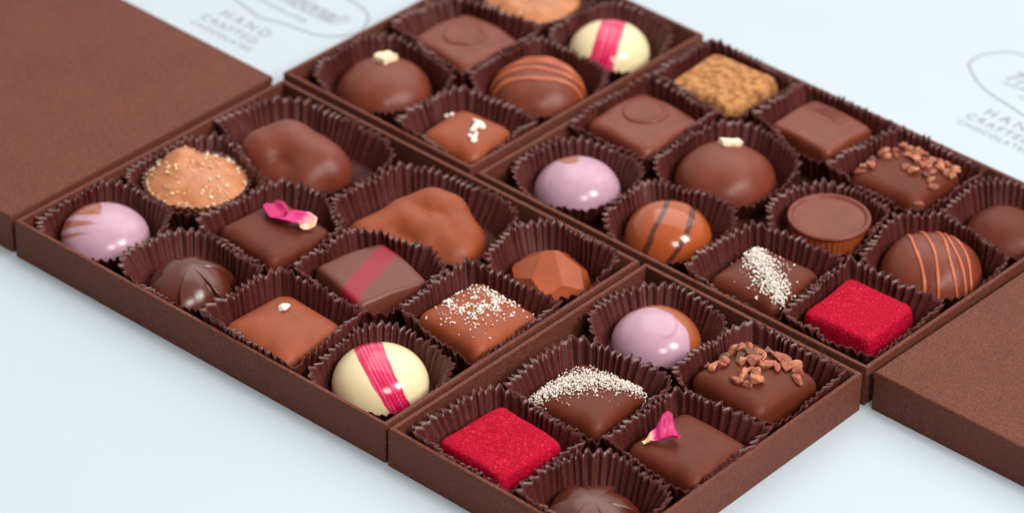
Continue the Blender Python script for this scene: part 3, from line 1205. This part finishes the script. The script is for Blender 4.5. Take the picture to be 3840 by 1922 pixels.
cluster('a3', 29.6, 87.4, [(-9, 3, 5, -2, 6, 6.2, 8.8), (-1, 4, 5.4, 9, -2, 4, 8.8), (2, 6, 4.5, 7, 4, 3.5, 7.6), (6, -6, 3, 11, -4, 2.5, 7.6), (-6, -2, 0, 4, -8, 0, 7.8), (12, 2, 1.5, 13, -3, 2.5, 6.0)], 0.9,
        MID, IA, 33, 25, math.radians(8), 'large lumpy dark nut cluster of two rounded lobes', 'lumpy dark cluster', 61, 11.8)
cluster('a6', 83.2, 85.0, [(-14, -3, 2.0, -4, 2, 4.2, 8.0), (-3, 5, 5.4, 5, 7, 7.6, 6.8), (6, 7, 7.4, 10, 6, 6.6, 6.6), (10, 5, 6.0, 15, -4, 2.6, 7.4), (-1, -1, 5.8, 4, -5, 4.4, 6.4), (6, -3, 5.4, 12, -9, 2.2, 6.0), (-12, -6, 0, 12, -9, 0, 7.4), (2, 2, 3, 8, -2, 3, 7.0), (15, 0, 0, 14, -8, 0, 8.0)], 0.7,
        MILK, IA, 33, 25, math.radians(14), 'large lumpy milk chocolate nut cluster with folded ridges', 'lumpy milk chocolate cluster', 62, 11.6)

# --- faceted gem
bm = bmesh.new()
bmesh.ops.create_cube(bm, size=60)
PL = [((-.05, -.56, 1), 9.71), ((.41, -.355, .84), 8.76), ((-.54, -.245, .805), 9.47), ((-.66, -.66, .35), 9.3), ((.34, -.84, .42), 9.5), ((.83, -.136, .54), 10.35),
      ((.6, .35, .72), 9.9), ((0, .6, .8), 10.3), ((-.45, .4, .8), 10.5), ((0, 0, -1), 0.0), ((.05, -.98, .12), 10.8), ((.7, -.7, .1), 10.9), ((.98, .2, .1), 11.0), ((.6, .8, .1), 11.0), ((-.2, .98, .1), 11.0), ((-.85, .5, .1), 10.9), ((-.98, -.2, .1), 10.8)]
for nn, dd in PL:
    v = Vector(nn)
    dd /= v.length
    v.normalize()
    res = bmesh.ops.bisect_plane(bm, geom=bm.verts[:] + bm.edges[:] + bm.faces[:], plane_co=v * dd, plane_no=v, clear_outer=True)
    ed = [e for e in res['geom_cut'] if isinstance(e, bmesh.types.BMEdge)]
    if ed:
        bmesh.ops.contextual_create(bm, geom=ed)
for v in bm.verts:
    u, w, z = v.co
    v.co = Vector(((u * UR.x + w * UB.x) * 1.06, (u * UR.y + w * UB.y) * 1.06, z * 1.08))
bmesh.ops.bevel(bm, geom=bm.edges[:], offset=0.36, segments=2, affect='EDGES', clamp_overlap=True)
o = from_bm('faceted_chocolate', bm, MILK_GLOSS, loc=(130.0, 94.0, FL + 1.3), smooth=False)
tag(o, 'gem shaped milk chocolate with flat facets', 'chocolate', 'chocolates in the boxes')
reg('a11', 128.8, 95.4, circ(12.2), IA, 19.5, 18, 0, 'faceted gem', 13.4)

# --- round fluted cup chocolate
root = empty('fluted_chocolate', 175.4, 169.6, FL + 0.25)
NF = 44
prof = [(10.6, 0), (11.0, 2.5), (11.5, 5), (12.0, 8.0), (12.4, 9.9)]
rows = []
for rr_, z in prof:
    rows.append([((rr_ + 0.32 * abs(math.sin(NF * a / 2)) ** 0.7 * (1 if z < 9.5 else 0.3)) * math.cos(a), (rr_ + 0.32 * abs(math.sin(NF * a / 2)) ** 0.7 * (1 if z < 9.5 else 0.3)) * math.sin(a), z) for a in [2 * PI * j / (NF * 6) for j in range(NF * 6)]])
vs, fs = rings(rows[::-1], False, True)
make('fluted_side', vs, fs, MILK_GLOSS, root)
rows = []
for rr_, z in ((2, 10.35), (8, 10.4), (10.6, 10.42), (11.0, 10.5), (11.3, 11.0), (11.8, 11.25), (12.4, 11.2), (12.75, 10.8), (12.75, 10.2), (12.3, 9.7)):
    rows.append([(rr_ * math.cos(a), rr_ * math.sin(a), z + 0.08 * noise.noise(Vector((rr_ * math.cos(a) * .2, rr_ * math.sin(a) * .2, 4)))) for a in [2 * PI * j / 96 for j in range(96)]])
vs, fs = rings(rows, True, True)
make('top_disc', vs, fs, MID, root)
tag(root, 'round flat topped cup chocolate with a raised rim and fluted side', 'chocolate', 'chocolates in the boxes')
reg('c8', 175.4, 169.6, circ(12.2), IC, 19.5, 19.5, 0, 'round flat topped chocolate', 12.4)


# ------------------------------------------------------------------ paper cups
def halfplanes(P):
    """outward half planes (nx, ny, d) limiting the cup's rim: the box walls and the neighbouring cups"""
    out = []
    q = P['quad']
    for i in range(4):
        a, b = q[i], q[(i + 1) % 4]
        dx, dy = b[0] - a[0], b[1] - a[1]
        l = math.hypot(dx, dy)
        nx, ny = dy / l, -dx / l
        d = (a[0] - P['x']) * nx + (a[1] - P['y']) * ny
        out.append((nx, ny, d - 0.15))
    for O in PIECES:
        if O is P or O['quad'] is not q:
            continue
        dx, dy = O['x'] - P['x'], O['y'] - P['y']
        l = math.hypot(dx, dy)
        if l > 75:
            continue
        ang = math.atan2(dy, dx)
        ra, rb = P['fn'](ang), O['fn'](ang + PI)
        gap = l - ra - rb
        out.append((dx / l, dy / l, ra + gap / 2 - 0.12))
    return out


ROUND = ('a1', 'a9', 'b1', 'b5', 'b6', 'c1', 'c4', 'c5', 'c8', 'c11', 'd3')


def cup(P, idx):
    rnd = random.Random(1000 + idx)
    hp = halfplanes(P)
    big = P['rx'] > 22
    per = 0.0
    for i in range(72):
        t = 2 * PI * i / 72
        hd = min([dd / (math.cos(t) * nx + math.sin(t) * ny) for nx, ny, dd in hp if math.cos(t) * nx + math.sin(t) * ny > 0.05] + [99])
        per += min(hd, P['rx'] if big else P['fn'](t) + 6.5) * 2 * PI / 72
    N = int(per / 2.55)
    M_ = 8
    n = N * M_
    seed = idx * 3.7
    tiltx, tilty = rnd.uniform(-.035, .035), rnd.uniform(-.035, .035)
    ph = 0.0
    phases = []
    widths = [1 + rnd.uniform(-.36, .36) for _ in range(N)]
    tot = sum(widths)
    acc = 0
    flat = [0.35 if rnd.random() < 0.05 else rnd.uniform(0.6, 1.25) for _ in range(N)]
    hk = [rnd.gauss(0, 0.34) for _ in range(N)]
    rk = [rnd.gauss(0, 0.30) for _ in range(N)]
    cols = []
    for k in range(N):
        for m in range(M_):
            cols.append((acc + widths[k] * m / M_, k, m / M_))
        acc += widths[k]
    K = 9
    rows = [[] for _ in range(K)]
    for (s, k, fr) in cols:
        t = 2 * PI * s / tot
        c, d = math.cos(t), math.sin(t)
        if big:
            cu_, du_ = math.cos(t - P['rot']), math.sin(t - P['rot'])
            rmax = (abs(cu_ / P['rx']) ** 2.2 + abs(du_ / P['ry']) ** 2.2) ** (-1 / 2.2)
        else:
            rmax = P['fn'](t) + (7.2 if P['key'] in ROUND else 8.2)
        rmax *= 1 + 0.03 * noise.noise(Vector((c * 1.5, d * 1.5, seed)))
        lim = rmax
        hard = 99.0
        for nx, ny, dd in hp:
            q = c * nx + d * ny
            if q > 0.05:
                hard = min(hard, dd / q)
        # soft minimum
        lim = -0.8 * math.log(math.exp(-lim / 0.8) + math.exp(-hard / 0.8))
        ro = P['fn'](t)
        k2 = (k + 1) % N
        A = 1.15 * (flat[k] * (1 - fr) + flat[k2] * fr)
        A *= 0.86 + 0.45 * noise.noise(Vector((c * 2.4, d * 2.4, seed + 9)))
        rtop = max(min(lim, hard) - A * 0.9, ro + 0.9)
        rtop = min(rtop, max(hard - A * 0.7, ro + 0.4))
        rbot = min(ro + 0.9, rtop - 0.1)
        rbot = max(rbot, rtop - (5.0 if big else 6.5))
        wv = math.cos(2 * PI * fr)
        wv = math.copysign(abs(wv) ** 0.8, wv)
        rimz = P['h'] + 55 * 0 + (c * tiltx + d * tilty) * 18 + 0.8 * noise.noise(Vector((c * 2.2, d * 2.2, seed + 4))) + 0.30 * rnd.uniform(-1, 1) * (fr == 0) + 0.22 * wv
        rimz += hk[k] * (1 - fr) + hk[k2] * fr
        lean = min(0.3, rk[k] * (1 - fr) + rk[k2] * fr)
        front = sstep(c * 0.6 - d * 0.8, 0.15, 0.95)
        rimz -= front * (4.6 if big else 2.6 if P['key'] in ROUND else 0.5 if P['key'] in ('c3', 'c10', 'd1') else 3.6 if P['key'] == 'a11' else 1.6)
        for i in range(K):
            u = i / (K - 1)
            r = rbot + (rtop - rbot) * (u ** 0.9)
            a = A * (0.35 + 0.65 * u)
            r += a * wv
            wig = 0.38 * noise.noise(Vector((c * 9, d * 9, u * 2.2 + seed)))
            r += wig * u + lean * u * u
            z = FL - 0.25 + (rimz - FL + 0.25) * u
            rows[i].append((r * c, r * d, z))
    vs, fs = rings(rows[::-1], False, True)
    o = make('paper_cup', vs, fs, PAPER, loc=(P['x'], P['y'], 0))
    md = o.modifiers.new('thick', 'SOLIDIFY')
    md.thickness = 0.00008
    md.offset = 0
    tag(o, 'dark brown pleated paper cup holding the ' + P['what'], 'paper cup', 'pleated paper cups in the boxes')


for i, P in enumerate(PIECES):
    cup(P, i)
